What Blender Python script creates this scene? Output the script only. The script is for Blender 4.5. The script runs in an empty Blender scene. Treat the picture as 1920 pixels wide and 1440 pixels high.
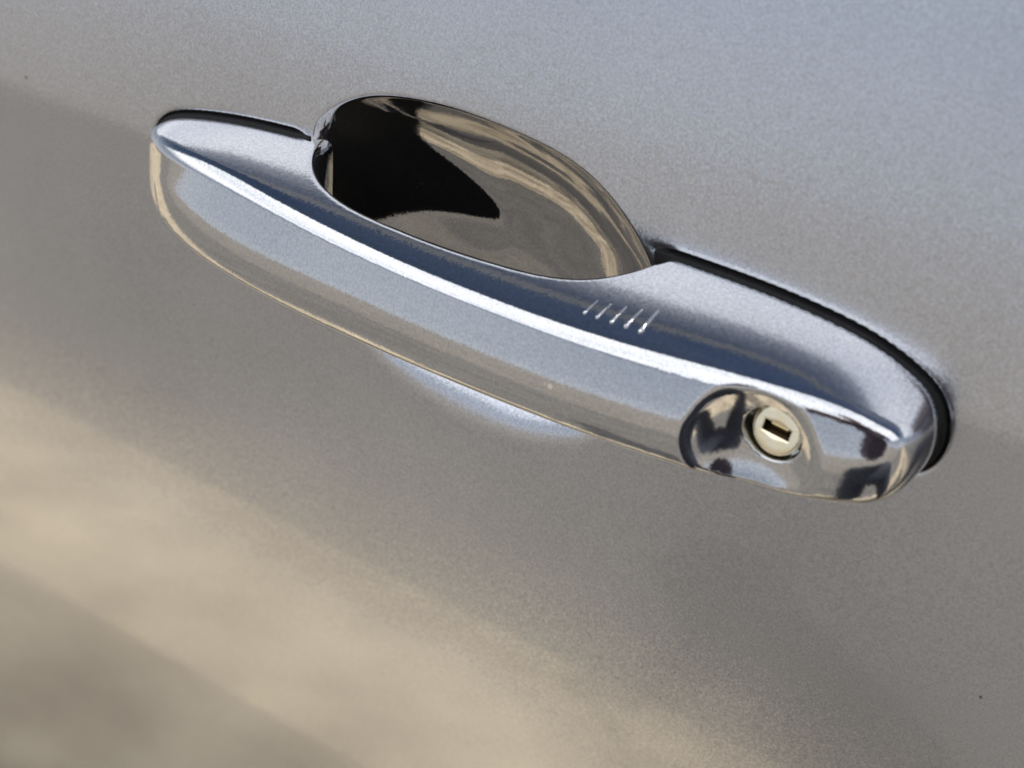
import bpy, math, random
import numpy as np
from mathutils import Matrix, Vector, Euler

# ------------------------------------------------------------------ scene, camera, light
sc = bpy.context.scene
COL = sc.collection
LEAN = math.radians(12.0)          # the door skin leans back at handle height
H0 = 0.93                          # height of the handle above the ground, metres
# local frame of the door, millimetres: x along the car, w outward, z up the skin
RL = Matrix.Rotation(-LEAN, 4, 'X')
ML = Matrix.Translation((0, 0, H0)) @ RL

PSI, TH, FPX, DIST = math.radians(34.6), math.radians(35.0), 2950.0, 340.0
s_, c_ = math.sin, math.cos
R_ = Vector((c_(PSI), s_(PSI), 0)); FW = Vector((-s_(PSI)*c_(TH), c_(PSI)*c_(TH), -s_(TH)))
UP = Vector((-s_(PSI)*s_(TH), c_(PSI)*s_(TH), c_(TH)))
camd = bpy.data.cameras.new('camera'); cam = bpy.data.objects.new('camera', camd); COL.objects.link(cam)
CL = -FW*DIST
mc = Matrix(((R_.x, UP.x, -FW.x, CL.x/1000), (R_.y, UP.y, -FW.y, CL.y/1000), (R_.z, UP.z, -FW.z, CL.z/1000), (0, 0, 0, 1)))
cam.matrix_world = ML @ mc
camd.sensor_width = 36; camd.lens = FPX/1920*36; camd.clip_start = 0.01; camd.clip_end = 2000
camd.dof.use_dof = True; camd.dof.focus_distance = 0.325; camd.dof.aperture_fstop = 16
sc.camera = cam

SUN_EL, SUN_AZ = math.radians(52), math.radians(50)     # azimuth from +X towards +Y
wd = bpy.data.worlds.new('World'); sc.world = wd; wd.use_nodes = True
nt = wd.node_tree; nt.nodes.clear()
def N(nt, t, **k):
    n = nt.nodes.new(t)
    for a, b in k.items():
        if a.startswith('_'): setattr(n, a[1:], b)
    return n
def L(nt, a, b): nt.links.new(a, b)
sky = N(nt, 'ShaderNodeTexSky', _sky_type='NISHITA', _sun_disc=False, _sun_elevation=SUN_EL,
        _sun_rotation=math.radians(90)-SUN_AZ, _air_density=0.8, _dust_density=0.25, _ozone_density=1.8)
tc = N(nt, 'ShaderNodeTexCoord')
sep = N(nt, 'ShaderNodeSeparateXYZ'); L(nt, tc.outputs['Generated'], sep.inputs[0])
def M(nt, op, a, b=None, c=None, clamp=False):
    n = N(nt, 'ShaderNodeMath', _operation=op, _use_clamp=clamp)
    for i, v in enumerate((a, b, c)):
        if v is None: continue
        if isinstance(v, (int, float)): n.inputs[i].default_value = v
        else: L(nt, v, n.inputs[i])
    return n.outputs[0]
def RAMP(nt, f, pts, mode='LINEAR'):
    n = N(nt, 'ShaderNodeValToRGB'); n.color_ramp.interpolation = mode
    e = n.color_ramp.elements
    while len(e) > 1: e.remove(e[-1])
    e[0].position = pts[0][0]; e[0].color = (*pts[0][1], 1) if not isinstance(pts[0][1], float) else (pts[0][1],)*3+(1,)
    for p, c in pts[1:]:
        q = e.new(p); q.color = (*c, 1) if not isinstance(c, float) else (c, c, c, 1)
    L(nt, f, n.inputs[0]); return n.outputs[0]
# cloud layer: a plane of cumulus seen in perspective
zz = M(nt, 'ADD', M(nt, 'MAXIMUM', sep.outputs[2], 0.0), 0.10)
cx = M(nt, 'DIVIDE', sep.outputs[0], zz); cy = M(nt, 'DIVIDE', sep.outputs[1], zz)
cmb = N(nt, 'ShaderNodeCombineXYZ'); L(nt, cx, cmb.inputs[0]); L(nt, cy, cmb.inputs[1]); cmb.inputs[2].default_value = 3.7
no = N(nt, 'ShaderNodeTexNoise'); L(nt, cmb.outputs[0], no.inputs['Vector'])
no.inputs['Scale'].default_value = 0.55; no.inputs['Detail'].default_value = 6; no.inputs['Roughness'].default_value = 0.5
front = M(nt, 'MULTIPLY', M(nt, 'SUBTRACT', 0.05, sep.outputs[1]), 1.6)      # the cloud bank lies on the street side of the car
dens = M(nt, 'ADD', M(nt, 'MULTIPLY', no.outputs[0], 0.4), front)
cl = RAMP(nt, dens, [(0.27, 0.0), (0.33, 1.0)], 'EASE')
lowc = N(nt, 'ShaderNodeMapRange', _interpolation_type='SMOOTHSTEP'); L(nt, sep.outputs[2], lowc.inputs[0]); lowc.inputs[1].default_value = 0.22; lowc.inputs[2].default_value = 0.36
cl = M(nt, 'MULTIPLY', cl, lowc.outputs[0])
no2 = N(nt, 'ShaderNodeTexNoise'); L(nt, cmb.outputs[0], no2.inputs['Vector']); no2.inputs['Scale'].default_value = 1.7; no2.inputs['Detail'].default_value = 5
ccol = RAMP(nt, no2.outputs[0], [(0.3, (0.62, 0.66, 0.74)), (0.6, (1.0, 1.0, 1.0))])
csc = N(nt, 'ShaderNodeVectorMath', _operation='SCALE'); L(nt, ccol, csc.inputs[0]); csc.inputs['Scale'].default_value = 34.0
hz = N(nt, 'ShaderNodeMapRange', _interpolation_type='SMOOTHSTEP'); L(nt, sep.outputs[2], hz.inputs[0]); hz.inputs[1].default_value = 0.42; hz.inputs[2].default_value = 0.02; hz.inputs[4].default_value = 0.85
hm = N(nt, 'ShaderNodeMix', _data_type='RGBA'); L(nt, hz.outputs[0], hm.inputs[0]); L(nt, sky.outputs[0], hm.inputs[6]); hm.inputs[7].default_value = (13.4, 14.0, 15.2, 1)
mixc = N(nt, 'ShaderNodeMix', _data_type='RGBA'); L(nt, cl, mixc.inputs[0]); L(nt, hm.outputs[2], mixc.inputs[6])
L(nt, csc.outputs[0], mixc.inputs[7])
bg = N(nt, 'ShaderNodeBackground'); L(nt, mixc.outputs[2], bg.inputs[0]); bg.inputs[1].default_value = 0.05
out = N(nt, 'ShaderNodeOutputWorld'); L(nt, bg.outputs[0], out.inputs[0])
sd = bpy.data.lights.new('sun', 'SUN'); sd.energy = 4.0; sd.angle = math.radians(0.53); sd.color = (1, 0.95, 0.87)
so = bpy.data.objects.new('sun', sd); COL.objects.link(so)
dirv = Vector((c_(SUN_EL)*c_(SUN_AZ), c_(SUN_EL)*s_(SUN_AZ), s_(SUN_EL)))
so.rotation_euler = dirv.to_track_quat('Z', 'Y').to_euler(); so.location = dirv*5
sc.view_settings.view_transform = 'Standard'; sc.view_settings.look = 'None'
sc.view_settings.exposure = 0.08; sc.view_settings.gamma = 1.0; sc.view_settings.use_curve_mapping = False
sc.cycles.max_bounces = 10; sc.cycles.glossy_bounces = 8

# ------------------------------------------------------------------ materials
def mat(name):
    m = bpy.data.materials.new(name); m.use_nodes = True
    return m, m.node_tree, m.node_tree.nodes['Principled BSDF']
def setp(p, **k):
    for a, b in k.items(): p.inputs[a.replace('_', ' ')].default_value = b
def paint(name, base, rough=0.2, flake=0.22, spots=(), scuff=None):
    m, nt, p = mat(name)
    tc = N(nt, 'ShaderNodeTexCoord'); O = tc.outputs['Object']
    vo = N(nt, 'ShaderNodeTexVoronoi'); vo.inputs['Scale'].default_value = 2900; L(nt, O, vo.inputs['Vector'])
    vo2 = N(nt, 'ShaderNodeTexNoise'); vo2.inputs['Scale'].default_value = 1900; vo2.inputs['Detail'].default_value = 3; L(nt, O, vo2.inputs['Vector'])
    geo = N(nt, 'ShaderNodeNewGeometry')
    sub = N(nt, 'ShaderNodeVectorMath', _operation='SUBTRACT'); L(nt, vo.outputs['Color'], sub.inputs[0]); sub.inputs[1].default_value = (.5, .5, .5)
    scl = N(nt, 'ShaderNodeVectorMath', _operation='SCALE'); L(nt, sub.outputs[0], scl.inputs[0]); scl.inputs['Scale'].default_value = flake
    add = N(nt, 'ShaderNodeVectorMath', _operation='ADD'); L(nt, geo.outputs['Normal'], add.inputs[0]); L(nt, scl.outputs[0], add.inputs[1])
    nrm = N(nt, 'ShaderNodeVectorMath', _operation='NORMALIZE'); L(nt, add.outputs[0], nrm.inputs[0]); L(nt, nrm.outputs[0], p.inputs['Normal'])
    # large soft tone drift of the coat, plus flake brightness
    no = N(nt, 'ShaderNodeTexNoise'); no.inputs['Scale'].default_value = 14; no.inputs['Detail'].default_value = 4; L(nt, O, no.inputs['Vector'])
    v = M(nt, 'ADD', M(nt, 'MULTIPLY', vo2.outputs[0], 0.75), M(nt, 'MULTIPLY', no.outputs[0], 0.22))
    v = M(nt, 'ADD', v, 0.515)
    mx = N(nt, 'ShaderNodeVectorMath', _operation='SCALE'); mx.inputs[0].default_value = base; L(nt, v, mx.inputs['Scale'])
    col = mx.outputs[0]
    # dust film: a little diffuse over the metal
    p.inputs['Metallic'].default_value = 0.985
    rr = M(nt, 'ADD', M(nt, 'MULTIPLY', no.outputs[0], 0.05), rough-0.025); L(nt, rr, p.inputs['Roughness'])
    for (pos, rad, c) in spots:      # chips and dirt specks at their own places
        d = N(nt, 'ShaderNodeVectorMath', _operation='DISTANCE'); L(nt, O, d.inputs[0]); d.inputs[1].default_value = [q/1000 for q in pos]
        wob = M(nt, 'ADD', M(nt, 'MULTIPLY', d.outputs['Value'], 1000.0/rad), M(nt, 'MULTIPLY', vo2.outputs[0], 0.6))
        msk = M(nt, 'LESS_THAN', wob, 1.3)
        mm = N(nt, 'ShaderNodeMix', _data_type='RGBA'); L(nt, msk, mm.inputs[0]); L(nt, col, mm.inputs[6]); mm.inputs[7].default_value = (*c, 1)
        col = mm.outputs[2]
    ds = N(nt, 'ShaderNodeTexVoronoi'); ds.inputs['Scale'].default_value = 95; L(nt, O, ds.inputs['Vector'])
    dsz = N(nt, 'ShaderNodeSeparateXYZ'); L(nt, ds.outputs['Color'], dsz.inputs[0])
    dm = M(nt, 'LESS_THAN', ds.outputs['Distance'], M(nt, 'MULTIPLY', M(nt, 'POWER', dsz.outputs[0], 6.0), 0.030))
    dcol = RAMP(nt, dsz.outputs[1], [(0.0, (0.12, 0.105, 0.09)), (1.0, (0.42, 0.39, 0.34))])
    mm = N(nt, 'ShaderNodeMix', _data_type='RGBA'); L(nt, M(nt, 'MULTIPLY', dm, 0.8), mm.inputs[0]); L(nt, col, mm.inputs[6]); L(nt, dcol, mm.inputs[7]); col = mm.outputs[2]
    met = M(nt, 'SUBTRACT', 0.985, M(nt, 'MULTIPLY', dm, 0.7))
    if scuff:
        a_, b_, w_ = scuff
        A = Vector(a_)/1000; B = Vector(b_)/1000
        sb = N(nt, 'ShaderNodeVectorMath', _operation='SUBTRACT'); L(nt, O, sb.inputs[0]); sb.inputs[1].default_value = A
        dt = N(nt, 'ShaderNodeVectorMath', _operation='DOT_PRODUCT'); L(nt, sb.outputs[0], dt.inputs[0]); dt.inputs[1].default_value = (B-A)/(B-A).length_squared
        tt = M(nt, 'ADD', dt.outputs['Value'], 0.0, clamp=True)
        sc2 = N(nt, 'ShaderNodeVectorMath', _operation='SCALE'); sc2.inputs[0].default_value = B-A; L(nt, tt, sc2.inputs['Scale'])
        ds2 = N(nt, 'ShaderNodeVectorMath', _operation='DISTANCE'); L(nt, sb.outputs[0], ds2.inputs[0]); L(nt, sc2.outputs[0], ds2.inputs[1])
        sn = N(nt, 'ShaderNodeTexNoise'); sn.inputs['Scale'].default_value = 700; sn.inputs['Detail'].default_value = 5; L(nt, O, sn.inputs['Vector'])
        dd = M(nt, 'ADD', M(nt, 'MULTIPLY', ds2.outputs['Value'], 1000/w_), M(nt, 'MULTIPLY', sn.outputs[0], 2.2))
        sm = N(nt, 'ShaderNodeMapRange', _interpolation_type='SMOOTHSTEP'); L(nt, dd, sm.inputs[0]); sm.inputs[1].default_value = 1.9; sm.inputs[2].default_value = 1.2
        sf = M(nt, 'MULTIPLY', sm.outputs[0], 0.55)
        mm = N(nt, 'ShaderNodeMix', _data_type='RGBA'); L(nt, sf, mm.inputs[0]); L(nt, col, mm.inputs[6]); mm.inputs[7].default_value = (0.42, 0.37, 0.40, 1); col = mm.outputs[2]
        met = M(nt, 'SUBTRACT', met, M(nt, 'MULTIPLY', sf, 0.75))
    L(nt, met, p.inputs['Metallic'])
    L(nt, col, p.inputs['Base Color'])
    setp(p, Coat_Weight=1.0, Coat_Roughness=0.012, Coat_IOR=1.5)
    L(nt, geo.outputs['Normal'], p.inputs['Coat Normal'])
    return m
PAINT = paint('silver_blue_paint', (0.56, 0.58, 0.63), 0.225, 0.055,
  spots=[((-120.5, 2.5, -86.3), 1.2, (.16, .14, .11)), ((-146.3, 0.7, 34), 0.45, (.2, .18, .15)), ((-176, 4, -150), 0.6, (.2, .18, .15)), ((57.4, 1.1, -60), 0.6, (.25, .22, .18)), ((110.7, 0.3, -30.2), 0.55, (.2, .17, .14))])
PAINT_H = paint('silver_blue_paint_handle', (0.57, 0.58, 0.605), 0.085, 0.019,
  spots=[((27.9, -28.1, 26.7), 0.55, (.95, .95, .92)), ((26.7, -28.2, 26.8), 0.3, (.9, .9, .85)), ((62.6, -19.0, 17.3), 0.75, (.95, .93, .9)), ((64.2, -18.6, 17.2), 0.6, (.95, .93, .9)), ((-16.5, -19.7, 40.8), 0.3, (.9, .9, .9))])
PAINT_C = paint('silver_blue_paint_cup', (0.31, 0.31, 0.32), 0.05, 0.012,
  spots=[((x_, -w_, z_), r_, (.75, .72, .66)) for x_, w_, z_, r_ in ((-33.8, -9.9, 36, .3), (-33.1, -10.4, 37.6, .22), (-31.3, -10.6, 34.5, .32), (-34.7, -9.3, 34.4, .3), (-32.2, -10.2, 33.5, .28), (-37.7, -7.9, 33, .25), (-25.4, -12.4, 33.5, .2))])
def simple(name, col, rough=0.5, metal=0.0, noise=None, bump=0.0, nscale=200, **k):
    m, nt, p = mat(name); setp(p, Base_Color=(*col, 1), Roughness=rough, Metallic=metal, **k)
    tc = N(nt, 'ShaderNodeTexCoord'); no = N(nt, 'ShaderNodeTexNoise'); no.inputs['Scale'].default_value = nscale; no.inputs['Detail'].default_value = 6
    L(nt, tc.outputs['Object'], no.inputs['Vector'])
    if noise:
        c = RAMP(nt, no.outputs[0], [(0.35, col), (0.65, noise)]); L(nt, c, p.inputs['Base Color'])
    if bump:
        b = N(nt, 'ShaderNodeBump'); b.inputs['Strength'].default_value = bump; b.inputs['Distance'].default_value = 0.0004; L(nt, no.outputs[0], b.inputs['Height']); L(nt, b.outputs[0], p.inputs['Normal'])
    return m
RUBBER = simple('black_rubber', (0.006, 0.006, 0.007), 0.6, noise=(0.011, 0.011, 0.011), bump=0.2, nscale=900, Specular_IOR_Level=0.25)
BRASS = simple('worn_nickel_brass', (1.0, 0.88, 0.62), 0.25, 1.0, noise=(1.0, 0.93, 0.72), bump=0.12, nscale=500)
CHROME = simple('chrome_ring', (0.7, 0.7, 0.7), 0.1, 1.0)
DARKM = simple('dark_keyway', (0.05, 0.035, 0.02), 0.35, 0.8, noise=(0.09, 0.06, 0.03), nscale=1500)
GLASS = simple('window_glass', (0.012, 0.015, 0.018), 0.02, Specular_IOR_Level=0.5)
BLACKTRIM = simple('black_trim', (0.012, 0.012, 0.013), 0.4)
WHITE = simple('chip_white', (0.85, 0.85, 0.82), 0.35)

# ------------------------------------------------------------------ mesh helpers
def to_world(P):                                # local mm -> Blender local metres of the door frame
    P = np.asarray(P, float); return np.stack([P[:, 0], -P[:, 1], P[:, 2]], 1)/1000.0
def mesh_obj(name, P, faces, m, parent=None, normals=None, conv=True, frame=True, smooth=True):
    V = to_world(P) if conv else np.asarray(P, float)
    me = bpy.data.meshes.new(name); me.from_pydata(V.tolist(), [], [tuple(int(i) for i in f) for f in faces])
    me.polygons.foreach_set('use_smooth', [smooth]*len(me.polygons))
    me.materials.append(m); me.update()
    if normals is not None:
        Nn = np.stack([normals[:, 0], -normals[:, 1], normals[:, 2]], 1) if conv else normals
        me.normals_split_custom_set_from_vertices(Nn.tolist())
    o = bpy.data.objects.new(name, me); COL.objects.link(o)
    if parent is not None: o.parent = parent
    elif frame: o.matrix_world = ML
    return o
def empty(name, label, cat, M4=None):
    o = bpy.data.objects.new(name, None); COL.objects.link(o); o.empty_display_size = 0.05
    if M4 is not None: o.matrix_world = M4
    o['label'] = label; o['category'] = cat
    return o

def cspline(pts, closed=True, n=1500):
    P = np.array(pts, float)
    if closed: P = np.vstack([P, P[:1]])
    t = np.concatenate([[0], np.cumsum(np.sqrt(np.linalg.norm(np.diff(P, axis=0), axis=1)))])
    m = len(P)-1; h = np.diff(t); out = []
    u = np.linspace(0, t[-1], n, endpoint=not closed)
    for k in range(P.shape[1]):
        y = P[:, k]
        if closed:
            A = np.zeros((m, m)); b = np.zeros(m)
            for i in range(m):
                hm = h[i-1]; hi = h[i]
                A[i, (i-1) % m] += hm; A[i, i] += 2*(hm+hi); A[i, (i+1) % m] += hi
                b[i] = 6*((y[i+1]-y[i])/hi - (y[i]-y[i-1 if i else m-1])/hm)
            Mv = np.linalg.solve(A, b); Mv = np.append(Mv, Mv[0])
        else:
            A = np.eye(m+1); b = np.zeros(m+1)
            for i in range(1, m):
                A[i, i-1:i+2] = [h[i-1], 2*(h[i-1]+h[i]), h[i]]; b[i] = 6*((y[i+1]-y[i])/h[i]-(y[i]-y[i-1])/h[i-1])
            Mv = np.linalg.solve(A, b)
        j = np.clip(np.searchsorted(t, u, side='right')-1, 0, m-1); hj = h[j]; a = (t[j+1]-u); d = (u-t[j])
        out.append(Mv[j]*a**3/(6*hj)+Mv[j+1]*d**3/(6*hj)+(y[j]/hj-Mv[j]*hj/6)*a+(y[j+1]/hj-Mv[j+1]*hj/6)*d)
    return np.stack(out, 1)

class Grid2:                                    # smooth signed distance to a closed outline
    def __init__(s, poly, lo, hi, st=0.5, blur=2):
        s.lo = np.array(lo, float); s.st = st
        nx, ny = [int((hi[i]-lo[i])/st)+1 for i in (0, 1)]
        X, Y = np.meshgrid(lo[0]+st*np.arange(nx), lo[1]+st*np.arange(ny), indexing='ij')
        Q = np.stack([X.ravel(), Y.ravel()], 1); D = np.full(len(Q), 1e9); ins = np.zeros(len(Q), bool)
        A = poly; B = np.roll(poly, -1, 0)
        for i in range(0, len(A)):
            a, b = A[i], B[i]; ab = b-a; q = Q-a
            h = np.clip(q@ab/(ab@ab+1e-12), 0, 1); e = q-h[:, None]*ab
            D = np.minimum(D, (e*e).sum(1))
            if a[1] != b[1]:
                c = ((a[1] > Q[:, 1]) != (b[1] > Q[:, 1])) & (Q[:, 0] < (b[0]-a[0])*(Q[:, 1]-a[1])/(b[1]-a[1])+a[0])
                ins ^= c
        G = (np.sqrt(D)*np.where(ins, -1, 1)).reshape(nx, ny)
        for _ in range(blur):
            for ax in (0, 1):
                P = np.pad(G, [(1, 1) if k == ax else (0, 0) for k in (0, 1)], 'edge')
                G = (np.take(P, range(0, G.shape[ax]), ax)+2*G+np.take(P, range(2, G.shape[ax]+2), ax))/4
        s.G = G
    def __call__(s, x, y):
        u = (x-s.lo[0])/s.st; v = (y-s.lo[1])/s.st; nx, ny = s.G.shape
        u = np.clip(u, 1.001, nx-3.001); v = np.clip(v, 1.001, ny-3.001)
        i = u.astype(int); j = v.astype(int); a = u-i; b = v-j
        def w(t): return ((1-t)**3/6, (3*t**3-6*t*t+4)/6, (-3*t**3+3*t*t+3*t+1)/6, t**3/6)
        wa, wb = w(a), w(b); r = 0
        for p in range(4):
            for q in range(4): r = r+wa[p]*wb[q]*s.G[i+p-1, j+q-1]
        return r

def nets(f, lo, hi, st):                        # surface nets, then snapped to f = 0, with exact normals
    ax = [np.arange(lo[k], hi[k]+st, st) for k in range(3)]
    X, Y, Z = np.meshgrid(*ax, indexing='ij'); V = f(X.ravel(), Y.ravel(), Z.ravel()).reshape(X.shape)
    ins = V < 0; n = np.array(V.shape)-1
    cnt = np.zeros(n, int); sm = np.zeros((*n, 3))
    offs = [(a, b, c) for a in (0, 1) for b in (0, 1) for c in (0, 1)]
    def cor(A, o): return A[o[0]:o[0]+n[0], o[1]:o[1]+n[1], o[2]:o[2]+n[2]]
    for o in offs:
        for k in range(3):
            if o[k] == 0:
                o2 = list(o); o2[k] = 1
                va, vb = cor(V, o), cor(V, o2); ch = (va < 0) != (vb < 0)
                t = np.where(ch, va/np.where(ch, va-vb, 1), 0)
                p = np.array(o, float)
                for d in range(3): sm[..., d] += np.where(ch, p[d]+(t if d == k else 0), 0)
                cnt += ch
    act = cnt > 0; idx = -np.ones(n, int); idx[act] = np.arange(act.sum())
    ijk = np.argwhere(act); P = np.array(lo)+st*(ijk+sm[act]/cnt[act][:, None])
    F = []
    for k in range(3):
        a, b = [(1, 2), (2, 0), (0, 1)][k]
        sl = [slice(1, n[d]) for d in range(3)]; sl[k] = slice(0, n[k])
        sl2 = list(sl); sl2[k] = slice(1, n[k]+1)
        v0 = ins[tuple(sl)]; v1 = ins[tuple(sl2)]
        q = np.argwhere(v0 != v1); base = q.copy(); base[:, [d for d in range(3) if d != k]] += 1
        def g(da, db):
            r = base.copy(); r[:, a] -= da; r[:, b] -= db; return idx[r[:, 0], r[:, 1], r[:, 2]]
        quad = np.stack([g(1, 1), g(0, 1), g(0, 0), g(1, 0)], 1)
        fl = v0[v0 != v1]
        quad[fl] = quad[fl][:, ::-1]; F.append(quad)
    F = np.vstack(F)
    def grad(P, e=0.05):
        return np.stack([(f(*(P+e*d).T)-f(*(P-e*d).T))/(2*e) for d in np.eye(3)], 1)
    for _ in range(4):
        g = grad(P); v = f(*P.T); P = P-np.clip(v/((g*g).sum(1)+1e-6), -0.5, 0.5)[:, None]*g
    g = grad(P, 0.12); return P, F, g/np.linalg.norm(g, axis=1)[:, None]

def rmax(a, b, R):
    a1 = np.maximum(a+R, 0); b1 = np.maximum(b+R, 0)
    return np.minimum(np.maximum(a, b), -R)+np.hypot(a1, b1)

# ------------------------------------------------------------------ the handle
ZC = 29.5
OUT = [(-101.5,29.5),(-99.5,35),(-95,38.2),(-88,40.3),(-78,42.2),(-65,43.7),(-45,44.8),(-10,45.2),(33,45.0),(54,44.4),(68,43.0),(78,40.9),(85,38.0),(90.6,34),(93.2,28.5),
       (93.1,22.3),(89.8,17.1),(82,14.2),(70,12.4),(40,11.8),(0,11.8),(-35,12),(-58,13.4),(-76,15.5),(-88.5,18.9),(-96.6,23.2)]
PLAN = [(-104.5,-14),(-103.5,-4),(-102,1),(-99.2,5.3),(-94.5,9.2),(-87,13),(-76.5,16.6),(-63,19.9),(-45,23.1),(-20,26.0),(5,27.4),(30,27.2),(50,25.2),(65,22.4),(78,19.3),(87,16.5),(92.3,12.3),(95,5.5),(96.3,-4),(96.3,-14),
        (80,-15.5),(58,-15),(41,-14),(36.5,-8),(35,-2),(33,3.5),(29.8,9),(25.5,13.6),(19,16.6),(10,18.0),(-3,18.6),(-16,18.3),(-28,17.3),(-36,15.4),(-42.5,11.8),(-46.8,6.3),(-49.3,0),(-50.5,-7),(-54,-14),(-70,-15),(-90,-15)]
OUT = [(a, b if b < 29.5 else 29.5+(b-29.5)*0.87) for a, b in OUT]
GO = Grid2(cspline(OUT, True, 900), (-112, 0), (104, 60)); GP = Grid2(cspline(PLAN, True, 1100), (-114, -24), (106, 40))
# ------------------------------------------------------------------ door skin
def sp(t, k): return k*np.logaddexp(0, t/k)
def door_w(x, z):
    x = np.asarray(x, float); z = np.asarray(z, float)
    zc = 30.5
    up = sp(z-zc, 1.2)
    w = -0.13*up - 0.00030*up**2 - 0.00005*np.maximum(z-96, 0)**3
    dn = sp(zc-z, 4.0)
    w = w - 0.00025*dn**2 + 0.02*dn
    return w - 0.000012*(x+20)**2
CRIM = np.array([(-53.6,39),(-53.0,45.9),(-48.9,50.5),(-43.6,53.9),(-37.0,56.4),(-28.5,58.0),(-17.5,58.7),(-6.5,58.2),(3.8,57.0),(12.7,54.9),(19.2,51.8),(23.9,48.3),
                 (28.2,44),(31.8,39),(34.3,32),(34.7,23),(32.5,12),(27.8,2.5),(20.7,-4.0),(13.5,-7.3),(4.5,-9.3),(-5.5,-9.8),(-16.5,-9.2),(-27.5,-7.3),(-38,-3.4),(-46.8,5.5),(-52,22)])
CC = np.array([-9.0, 27.0])
_c = cspline(CRIM, True, 3000)-CC; _ph = np.arctan2(_c[:, 1], _c[:, 0]); _o = np.argsort(_ph)
_ph = _ph[_o]; _rr = np.hypot(_c[:, 0], _c[:, 1])[_o]
def rim(ph):
    ph = (np.asarray(ph)+math.pi) % (2*math.pi)-math.pi
    return np.interp(ph, np.concatenate([_ph[-5:]-2*math.pi, _ph, _ph[:5]+2*math.pi]), np.concatenate([_rr[-5:], _rr, _rr[:5]]))
CUPD = 13.5
def cup_depth(x, z):
    dx = x-CC[0]; dz = z-CC[1]; ph = np.arctan2(dz, dx); s = np.hypot(dx, dz)/rim(ph)
    lo = np.clip(-np.sin(ph), 0, 1)**2
    k = 0.014+0.16*lo
    t = (1-s**(2.2+1.7*np.clip(-np.cos(ph), 0, 1)**2))*(1+0.30*1.25*np.clip(dx/45, -1, 1))
    return CUPD*sp(t, k)/1.0
def edge_roll(x, z):                            # the skin rolls in towards the seam of the handle
    d = GO(x, z)
    dx = x-CC[0]; dz = z-CC[1]; out = np.hypot(dx, dz)-rim(np.arctan2(dz, dx))
    return 2.4/(1+np.exp((d-0.7)/0.3))*np.clip(out/5-0.2, 0, 1)**2
def skin(x, z): return door_w(x, z)-cup_depth(x, z)-edge_roll(x, z)
def skin_n(x, z):
    e = 0.15
    gx = (skin(x+e, z)-skin(x-e, z))/(2*e); gz = (skin(x, z+e)-skin(x, z-e))/(2*e)
    n = np.stack([-gx, np.ones_like(gx), -gz], 1); return n/np.linalg.norm(n, axis=1)[:, None]
door = empty('parked_car', 'silver blue metallic car whose door carries the pull handle over an oval hollow', 'car', ML)
NA = 640
phs = np.linspace(-math.pi, math.pi, NA, endpoint=False); rp = rim(phs)
BELT = 146.0
def rings(ss_list, extra=0):
    X = []; Z = []
    for s in ss_list: X.append(CC[0]+s*S1*rp*np.cos(phs)); Z.append(CC[1]+s*S1*rp*np.sin(phs))
    return X, Z
def build_ring_mesh(name, X, Z, m, close=False):
    x = np.concatenate(X); z = np.concatenate(Z)
    F = []; nr = len(X)
    for r in range(nr-1):
        a = r*NA+np.arange(NA); b = r*NA+(np.arange(NA)+1) % NA
        F.append(np.stack([a, a+NA, b+NA, b], 1))
    F = np.vstack(F).tolist()
    if close: F.append(list(range(NA)))
    n = skin_n(x, z); P = np.stack([x, skin(x, z), z], 1)
    # orientation: outward is +w
    return mesh_obj(name, P, F, m, door, n)
S1 = 1.004-0.13*np.clip(-np.sin(phs), 0, 1)**1.5
ss = list(np.concatenate([np.linspace(0.004, 0.8, 40), np.linspace(0.81, 1.0, 45)]))
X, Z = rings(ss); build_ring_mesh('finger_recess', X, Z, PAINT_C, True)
# outside: rings grow away from the recess and morph into the rectangular skin
X, Z = [], []
g = 0.0
for k in range(215):
    g += 0 if k == 0 else 0.55 if k < 140 else 0.55*1.06**(k-140)
    xr = CC[0]+(S1*rp+g)*np.cos(phs); zr = CC[1]+(S1*rp+g)*np.sin(phs)
    X.append(np.clip(xr, -620, 420)); Z.append(np.clip(zr, -560, BELT))
build_ring_mesh('outer_panel', X, Z, PAINT)

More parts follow.
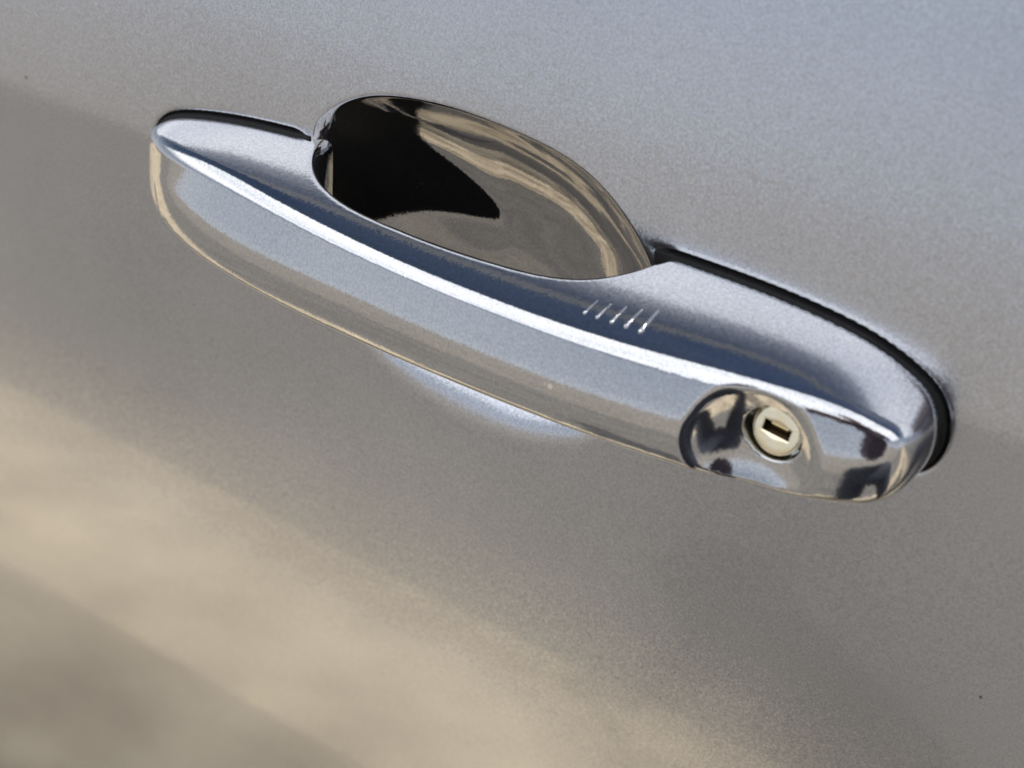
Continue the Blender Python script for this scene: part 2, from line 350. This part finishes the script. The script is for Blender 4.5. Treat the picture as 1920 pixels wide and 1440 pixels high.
LK = np.array([69.0, 17.2, 27.0])               # lock centre (x, w of the dish floor, z)
_pc = cspline(PLAN, True, 1100); _pc = _pc[(_pc[:, 1] > 2)]
sp0 = lambda t, k: k*np.logaddexp(0, t/k)
_fx = np.linspace(-104, 95, 100); _fw = np.array([max([q[1] for q in _pc if abs(q[0]-a) < 1.6] or [6]) for a in _fx])
_fw = np.convolve(np.pad(_fw, 6, 'edge'), np.ones(13)/13, 'valid'); _fw = 10+sp0(_fw-10, 1.5)
_fw = np.convolve(np.pad(_fw, 6, 'edge'), np.ones(13)/13, 'valid'); _pf = np.polynomial.Polynomial.fit(_fx, _fw, 9)
def wfront(x): return _pf(np.clip(x, -104, 95))
def handle_f(x, w, z, gap=-1.2):
    wc = np.clip(w, 0, 40)
    t = np.clip(w/wfront(x), 0, 1.3)
    b_ = 1/(1+np.exp(-np.clip((z-ZC)/1.6, -30, 30))); k = b_*(1-(0.09*t+0.375*t*t)*(1-0.38/(1+np.exp(-(x-80)/4))))+(1-b_)*(1-0.004*wc-0.0003*wc**2)
    zo = ZC+(z-ZC)/k
    d1 = GO(x, zo)*0.93
    dz = z-ZC
    tw_ = np.clip((w+3)/20, 0, 1); tw_ = tw_*tw_*(3-2*tw_)
    wp = w+(0.30+0.16/(1+np.exp((x+45)/13)))*dz*tw_+0.022*np.minimum(dz, 0)**2
    d2 = GP(x, wp)*0.95
    f = rmax(d1, d2, 2.2)
    # dish round the lock
    e = np.sqrt((x-LK[0]-0.6)**2+((w-LK[1]-18.5))**2+((z-LK[2]+0.5)*0.78)**2)-18
    f = rmax(f, -e, 1.1)
    h = np.hypot(x-LK[0], z-LK[2])-5.65
    f = rmax(f, -np.maximum(h, 12.2-w), 0.25)
    return np.maximum(f, skin(x, z)+gap-w)
P, F, NN = nets(lambda x, w, z: handle_f(x, w, z), (-107, -16, 6), (99, 32, 49), 0.62)
def split_mesh(P, F, NN, g):                    # clean cut of the mesh along g = 0
    Pl = [tuple(p) for p in P]; Nl = [tuple(n) for n in NN]; cache = {}
    pos = (g > 0); cnt = pos[F].sum(1)
    A = [tuple(f) for f in F[cnt == F.shape[1]]]; B = [tuple(f) for f in F[cnt == 0]]
    def cutv(i, j):
        k = (min(i, j), max(i, j))
        if k not in cache:
            t = g[k[0]]/(g[k[0]]-g[k[1]]); q = P[k[0]]*(1-t)+P[k[1]]*t; n = NN[k[0]]*(1-t)+NN[k[1]]*t
            cache[k] = len(Pl); Pl.append(tuple(q)); Nl.append(tuple(n/np.linalg.norm(n)))
        return cache[k]
    for f in F[(cnt > 0) & (cnt < F.shape[1])]:
        fa = []; fb = []
        for i, j in zip(f, np.roll(f, -1)):
            (fa if pos[i] else fb).append(int(i))
            if pos[i] != pos[j]: c = cutv(int(i), int(j)); fa.append(c); fb.append(c)
        if len(fa) > 2: A.append(tuple(fa))
        if len(fb) > 2: B.append(tuple(fb))
    Pl = np.array(Pl); Nl = np.array(Nl)
    def pack(L_):
        used = sorted({i for f in L_ for i in f}); m_ = {u: k for k, u in enumerate(used)}
        return Pl[used], [tuple(m_[i] for i in f) for f in L_], Nl[used]
    return pack(A), pack(B)
gcut = np.maximum(NN[:, 1]+0.30, -(P[:, 1]+1.0))
(pa, fa_, na), (pb, fb_, nb) = split_mesh(P, F, NN, gcut)
handle = mesh_obj('door_handle', pa, fa_, PAINT_H, door, na)
mesh_obj('inner_liner', pb, fb_, RUBBER, handle, nb)
# five raised grip ribs across the top of the pull
def top_z(x, w):
    lo, hi = 34.0, 46.0
    for _ in range(40):
        m_ = (lo+hi)/2
        if handle_f(np.array([x]), np.array([w]), np.array([m_]))[0] < 0: lo = m_
        else: hi = m_
    return lo
for (xa, wa, xb, wb) in ((29.9, 20.2, 30.6, 16.2), (32.6, 20.1, 33.3, 15.8), (35.6, 20.0, 36.2, 15.2), (38.5, 19.8, 39.2, 14.4), (41.5, 19.7, 42.0, 13.4)):
    P = []; F = []; K = 22; S = 10
    for i in range(K):
        t = i/(K-1); x = xa+(xb-xa)*t; w = wa+(wb-wa)*t; z = top_z(x, w); e = 0.2
        tx, tw, tz = xb-xa, wb-wa, top_z(x, w+e)-top_z(x, w-e); tz = tz/(2*e)*(wb-wa)
        T = Vector((tx, tw, tz)).normalized(); nrm = Vector((0, -(top_z(x, w+e)-top_z(x, w-e))/(2*e), 1)).normalized(); B = T.cross(nrm)
        r = (0.70+0.09*(xa-29.9)/3)*(0.50 if t < 0.12 else 0.36*(1-0.5*t))*min(1, math.sqrt(max(0, min(t, 1-t)*14)+0.02)); hgt = r*1.0
        for k in range(S):
            a = 2*math.pi*k/S; q = Vector((x, w, z))+B*(r*math.cos(a))+nrm*(hgt*math.sin(a)); P.append(tuple(q))
    for i in range(K-1):
        for k in range(S): F.append((i*S+k, (i+1)*S+k, (i+1)*S+(k+1) % S, i*S+(k+1) % S))
    F.append(tuple(range(S))); F.append(tuple((K-1)*S+k for k in range(S))[::-1])
    mesh_obj('grip_rib', P, F, PAINT_H, handle)
def gask_f(x, w, z):
    d = np.maximum(GO(x, z)-0.6, GP(x, np.zeros_like(x)-1.0)-2.5)
    dx = x-CC[0]; dz = z-CC[1]; rr_ = rim(np.arctan2(dz, dx))
    d = np.maximum(d, rr_+0.5-np.hypot(dx, dz))
    hgt = w-door_w(x, z)
    return rmax(d, np.maximum(hgt-0.5, -3.5-hgt), 0.4)
for lo, hi in (((-106, -8, 4), (-30, 5, 49)), ((10, -8, 4), (97, 5, 49))):
    P, F, NN = nets(gask_f, lo, hi, 0.6)
    mesh_obj('gasket', P, F, RUBBER, handle, NN)

# lock: chrome ring, cylinder face with keyway
def lathe(prof, n=96):                          # profile (radius, w) -> local points about the lock axis
    P = []; F = []
    for r, w in prof:
        for k in range(n):
            a = 2*math.pi*k/n; P.append((LK[0]+r*math.cos(a), w, LK[2]+r*math.sin(a)))
    for i in range(len(prof)-1):
        for k in range(n): F.append((i*n+k, i*n+(k+1) % n, (i+1)*n+(k+1) % n, (i+1)*n+k))
    return P, F
WF = 16.75                                       # w of the lock face
P, F = lathe([(5.66, 12.3), (5.66, 17.7), (6.0, 17.78), (6.04, 17.9), (5.85, 18.02), (5.5, 18.0), (5.34, 17.8), (5.32, 12.3)])
ring = mesh_obj('lock_ring', P, F, CHROME, None)
# cylinder face with a rectangular keyway cut through it (rays from the slot outline to the disc edge)
KA = math.radians(-7); hw, hh = 2.65, 1.05
n = 96; P = []; F = []
def slotpt(a, g=0.0, w=0.0):
    d = Vector((math.cos(a-KA), math.sin(a-KA))); sx, sz = hw+g, hh+g
    t = min(sx/abs(d.x) if abs(d.x) > 1e-9 else 1e9, sz/abs(d.y) if abs(d.y) > 1e-9 else 1e9); q = d*t
    return (q.x*math.cos(KA)-q.y*math.sin(KA), q.x*math.sin(KA)+q.y*math.cos(KA))
cor = [math.atan2(hh*sy, hw*sx)+KA for sx in (1, -1) for sy in (1, -1)]
angs = sorted([((a+math.pi) % (2*math.pi))-math.pi for a in list(np.linspace(-math.pi, math.pi, n, endpoint=False))+cor]); n = len(angs)
rows = [('s', 0.0, -2.2), ('s', 0.0, -0.12), ('s', 0.12, 0.0)]+[('m', t, 0) for t in (0.3, 0.65)]+[('c', 4.1, 0), ('c', 4.4, -0.07), ('c', 4.75, -0.3), ('c', 5.0, -0.7), ('c', 5.14, -1.3), ('c', 5.2, -3.2)]
for kind, a_, dw in rows:
    for a in angs:
        if kind == 's': q = slotpt(a, a_)
        elif kind == 'm':
            q0 = slotpt(a, 0.12); q1 = (4.1*math.cos(a), 4.1*math.sin(a)); q = (q0[0]*(1-a_)+q1[0]*a_, q0[1]*(1-a_)+q1[1]*a_)
        else: q = (a_*math.cos(a), a_*math.sin(a))
        P.append((LK[0]+q[0], WF+dw-0.27*q[1], LK[2]+q[1]))
for i in range(len(rows)-1):
    for k in range(n): F.append((i*n+k, (i+1)*n+k, (i+1)*n+(k+1) % n, i*n+(k+1) % n))
lock = mesh_obj('lock_cylinder', P, F, BRASS, door)
ring.parent = lock; ring.matrix_world = ML
lock.data.materials.append(DARKM)
for p in lock.data.polygons:
    if p.index < n: p.material_index = 1; p.use_smooth = False
def boxm(name, c, s, m, parent, rot=0.0, bevel=0.1, tilt=0.0):
    import bmesh
    bm = bmesh.new(); bmesh.ops.create_cube(bm, size=1)
    for v in bm.verts: v.co = Vector((v.co.x*s[0], v.co.y*s[1], v.co.z*s[2]))
    if bevel: bmesh.ops.bevel(bm, geom=bm.edges[:], offset=bevel, segments=2, affect='EDGES')
    bmesh.ops.rotate(bm, verts=bm.verts, cent=(0, 0, 0), matrix=Matrix.Rotation(tilt, 3, 'X'))
    bmesh.ops.rotate(bm, verts=bm.verts, cent=(0, 0, 0), matrix=Matrix.Rotation(rot, 3, 'Y'))
    for v in bm.verts: v.co = Vector((v.co.x+c[0], v.co.y-c[1], v.co.z+c[2]))/1000
    me = bpy.data.meshes.new(name); bm.to_mesh(me); bm.free(); me.materials.append(m)
    o = bpy.data.objects.new(name, me); COL.objects.link(o); o.parent = parent; return o
slot = boxm('keyway_floor', (LK[0], WF-2.3, LK[2]), (5.8, 0.5, 2.7), DARKM, lock, -KA)
boxm('keyway_shutter', (LK[0]+0.15, WF-1.45, LK[2]+0.12), (3.6, 1.0, 1.35), BRASS, lock, -KA, 0.15, math.radians(28))

# ------------------------------------------------------------------ the rest of the car side
def side_grid(name, xs, zs, m, off=0.0, wfun=None):
    X, Z = np.meshgrid(xs, zs, indexing='ij'); x = X.ravel(); z = Z.ravel()
    w = (wfun or door_w)(x, z)-off; nz = len(zs); F = []
    for i in range(len(xs)-1):
        for j in range(nz-1): a = i*nz+j; F.append((a, a+nz, a+nz+1, a+1))
    return mesh_obj(name, np.stack([x, w, z], 1), F, m, door)
lin = np.linspace
def wside(x, z): return door_w(np.clip(x, -620, 420), z)
side_grid('rear_panel', lin(-2100, -625, 30), lin(-620, BELT, 24), PAINT, 0, wside)
side_grid('front_wing', lin(425, 1900, 30), lin(-620, BELT, 24), PAINT, 0, wside)
side_grid('sill', lin(-620, 420, 20), lin(-680, -565, 5), PAINT, 4, wside)
WB = float(door_w(0, BELT))
side_grid('belt_moulding', lin(-1500, 1000, 20), lin(BELT+1, BELT+16, 3), BLACKTRIM, -1.5, lambda x, z: WB+0*x)
side_grid('window_pane', lin(-1500, 800, 24), lin(BELT+16, BELT+420, 16), GLASS, 0, lambda x, z: WB-8-0.42*(z-BELT)-0.0003*(z-BELT)**2)
WT = WB-8-0.42*420-0.0003*420**2
me_r = [(-1500, WT, BELT+420), (500, WT, BELT+420), (500, WT-60, BELT+480), (-1500, WT-60, BELT+480), (400, WT-1150, BELT+300), (-1500, WT-1150, BELT+300)]
mesh_obj('roof', me_r, [(0, 1, 2, 3), (3, 2, 4, 5)], PAINT, door, smooth=False)
mesh_obj('underbody', [(-2100, -4, -560), (1900, -4, -560), (1900, -1400, -860), (-2100, -1400, -860)], [(0, 1, 2, 3)], BLACKTRIM, door, smooth=False)

# ------------------------------------------------------------------ ground
def sheet(name, x0, x1, y0, y1, z, m):
    me = bpy.data.meshes.new(name); me.from_pydata([(x0, y0, z), (x1, y0, z), (x1, y1, z), (x0, y1, z)], [], [(0, 1, 2, 3)]); me.materials.append(m)
    o = bpy.data.objects.new(name, me); COL.objects.link(o); o['kind'] = 'structure'; return o
GR = simple('sandy_soil', (0.20, 0.178, 0.15), 0.95, noise=(0.27, 0.24, 0.20), nscale=1.3)
ASPH = simple('tarmac', (0.145, 0.134, 0.119), 0.95, noise=(0.19, 0.175, 0.156), nscale=2.5)
CONC = simple('pale_sandy_concrete', (0.33, 0.265, 0.185), 0.95, noise=(0.66, 0.555, 0.39), nscale=8)
sheet('ground', -300, 300, -300, 300, 0, GR)
sheet('road', -80, 80, -3.4, -0.05, 0.004, ASPH)
sheet('pavement', -60, 60, -0.98, -0.05, 0.008, CONC)

# ------------------------------------------------------------------ the person taking the picture (seen only as a reflection)
CW = cam.matrix_world.translation
hd = Vector((CW.x, CW.y, 0)).normalized()            # away from the door
sd_ = Vector((-hd.y, hd.x, 0))
base = Vector((CW.x, CW.y, 0))+hd*0.33
def cloth(name, col, rough=0.85): return simple(name, col, rough, noise=tuple(c*1.5 for c in col), bump=0.3, nscale=60)
JEAN = cloth('dark_denim', (0.03, 0.034, 0.05)); TOP = cloth('purple_grey_top', (0.07, 0.045, 0.075)); SKIN = simple('skin', (0.42, 0.26, 0.19), 0.5); HAIRM = simple('dark_hair', (0.02, 0.014, 0.01), 0.6); SHOE = simple('black_shoe', (0.015, 0.015, 0.016), 0.5)
PHONE = simple('black_phone_glass', (0.01, 0.01, 0.012), 0.08)
M4 = Matrix(((sd_.x, -hd.x, 0, base.x), (sd_.y, -hd.y, 0, base.y), (0, 0, 1, 0), (0, 0, 0, 1)))   # x = to the side, y = towards the car
def skinned(name, chains, m, parent, sub=2):
    V = []; E = []; Rr = []; key = {}
    def vid(p, r):
        k = tuple(round(c, 4) for c in p)
        if k not in key: key[k] = len(V); V.append(p); Rr.append(r)
        return key[k]
    for ch in chains:
        ids = [vid(p[:3], p[3]) for p in ch]
        for a, b in zip(ids, ids[1:]): E.append((a, b))
    me = bpy.data.meshes.new(name); me.from_pydata(V, E, []); o = bpy.data.objects.new(name, me); COL.objects.link(o)
    me.materials.append(m)
    sk = o.modifiers.new('Skin', 'SKIN'); sk.use_smooth_shade = True
    if not me.skin_vertices:
        me.attributes.new('skin_vertex_tmp', 'FLOAT', 'POINT') if False else None
    import bmesh
    bm = bmesh.new(); bm.from_mesh(me); lay = bm.verts.layers.skin.verify(); bm.verts.ensure_lookup_table()
    for i, v in enumerate(bm.verts): v[lay].radius = (Rr[i], Rr[i]); v[lay].use_root = (i == 0)
    bm.to_mesh(me); bm.free()
    ss_ = o.modifiers.new('Subdivision', 'SUBSURF'); ss_.levels = sub; ss_.render_levels = sub
    o.parent = parent; return o
person = empty('person', 'person in dark trousers photographing the handle, seen only mirrored in its lock end', 'person', M4)
ph = (0, 0.30, CW.z)                                 # phone position in the person's frame
arm = lambda s: [(0, 0.02, 1.30, .125), (s*.17, 0.0, 1.37, .06), (s*.23, .06, 1.14, .05), (s*.08, .22, 1.12, .036)]
skinned('head', [[(0, 0, 1.30, .06), (0, .01, 1.46, .05), (0, .05, 1.53, .075), (0, .07, 1.60, .095), (0, .06, 1.67, .08)]], SKIN, person)
for s in (1, -1): skinned('hand', [[(s*.10, .20, 1.12, .026), (s*.085, .245, 1.13, .024), (s*.075, .275, 1.14, .024)]], SKIN, person)
skinned('jacket', [[(0, 0, .93, .14), (0, .0, 1.1, .13), (0, .02, 1.30, .125)], arm(1), arm(-1)], TOP, person)
skinned('trousers', [[(0, 0, .90, .13), (s*.11, 0, .80, .10), (s*.18, .02, .47, .07), (s*.24, 0, .10, .052)] for s in (1, -1)], JEAN, person)
for s in (1, -1): skinned('shoe', [[(s*.25, -.05, .045, .045), (s*.26, .06, .04, .045), (s*.27, .17, .03, .032)]], SHOE, person)
skinned('hair', [[(0, .0, 1.60, .08), (0, .02, 1.70, .085), (0, .06, 1.725, .06)]], HAIRM, person)
for s in (1, -1):                                     # fingers closed round the phone edges
    for k in range(4):
        z = 1.125+k*.017
        skinned('finger', [[(s*.075, .27, z, .0085), (s*.088, .298, z+.006, .008), (s*.080, .318, z+.008, .007), (s*.062, .322, z+.008, .006)]], SKIN, person, 1)
    skinned('thumb', [[(s*.075, .262, 1.12, .011), (s*.068, .280, 1.155, .009), (s*.055, .284, 1.175, .008)]], SKIN, person, 1)
import bmesh
bm = bmesh.new(); bmesh.ops.create_cube(bm, size=1)
for v in bm.verts: v.co = Vector((v.co.x*.148, v.co.y*.008, v.co.z*.072))
bmesh.ops.bevel(bm, geom=bm.edges[:], offset=.003, segments=3, affect='EDGES')
me = bpy.data.meshes.new('smartphone'); bm.to_mesh(me); bm.free(); me.materials.append(PHONE)
phone = bpy.data.objects.new('smartphone', me); COL.objects.link(phone)
phone.matrix_world = M4 @ Matrix.Translation((0, .302, CW.z-.01))
phone['label'] = 'black smartphone held sideways in both hands of the person'; phone['category'] = 'phone'
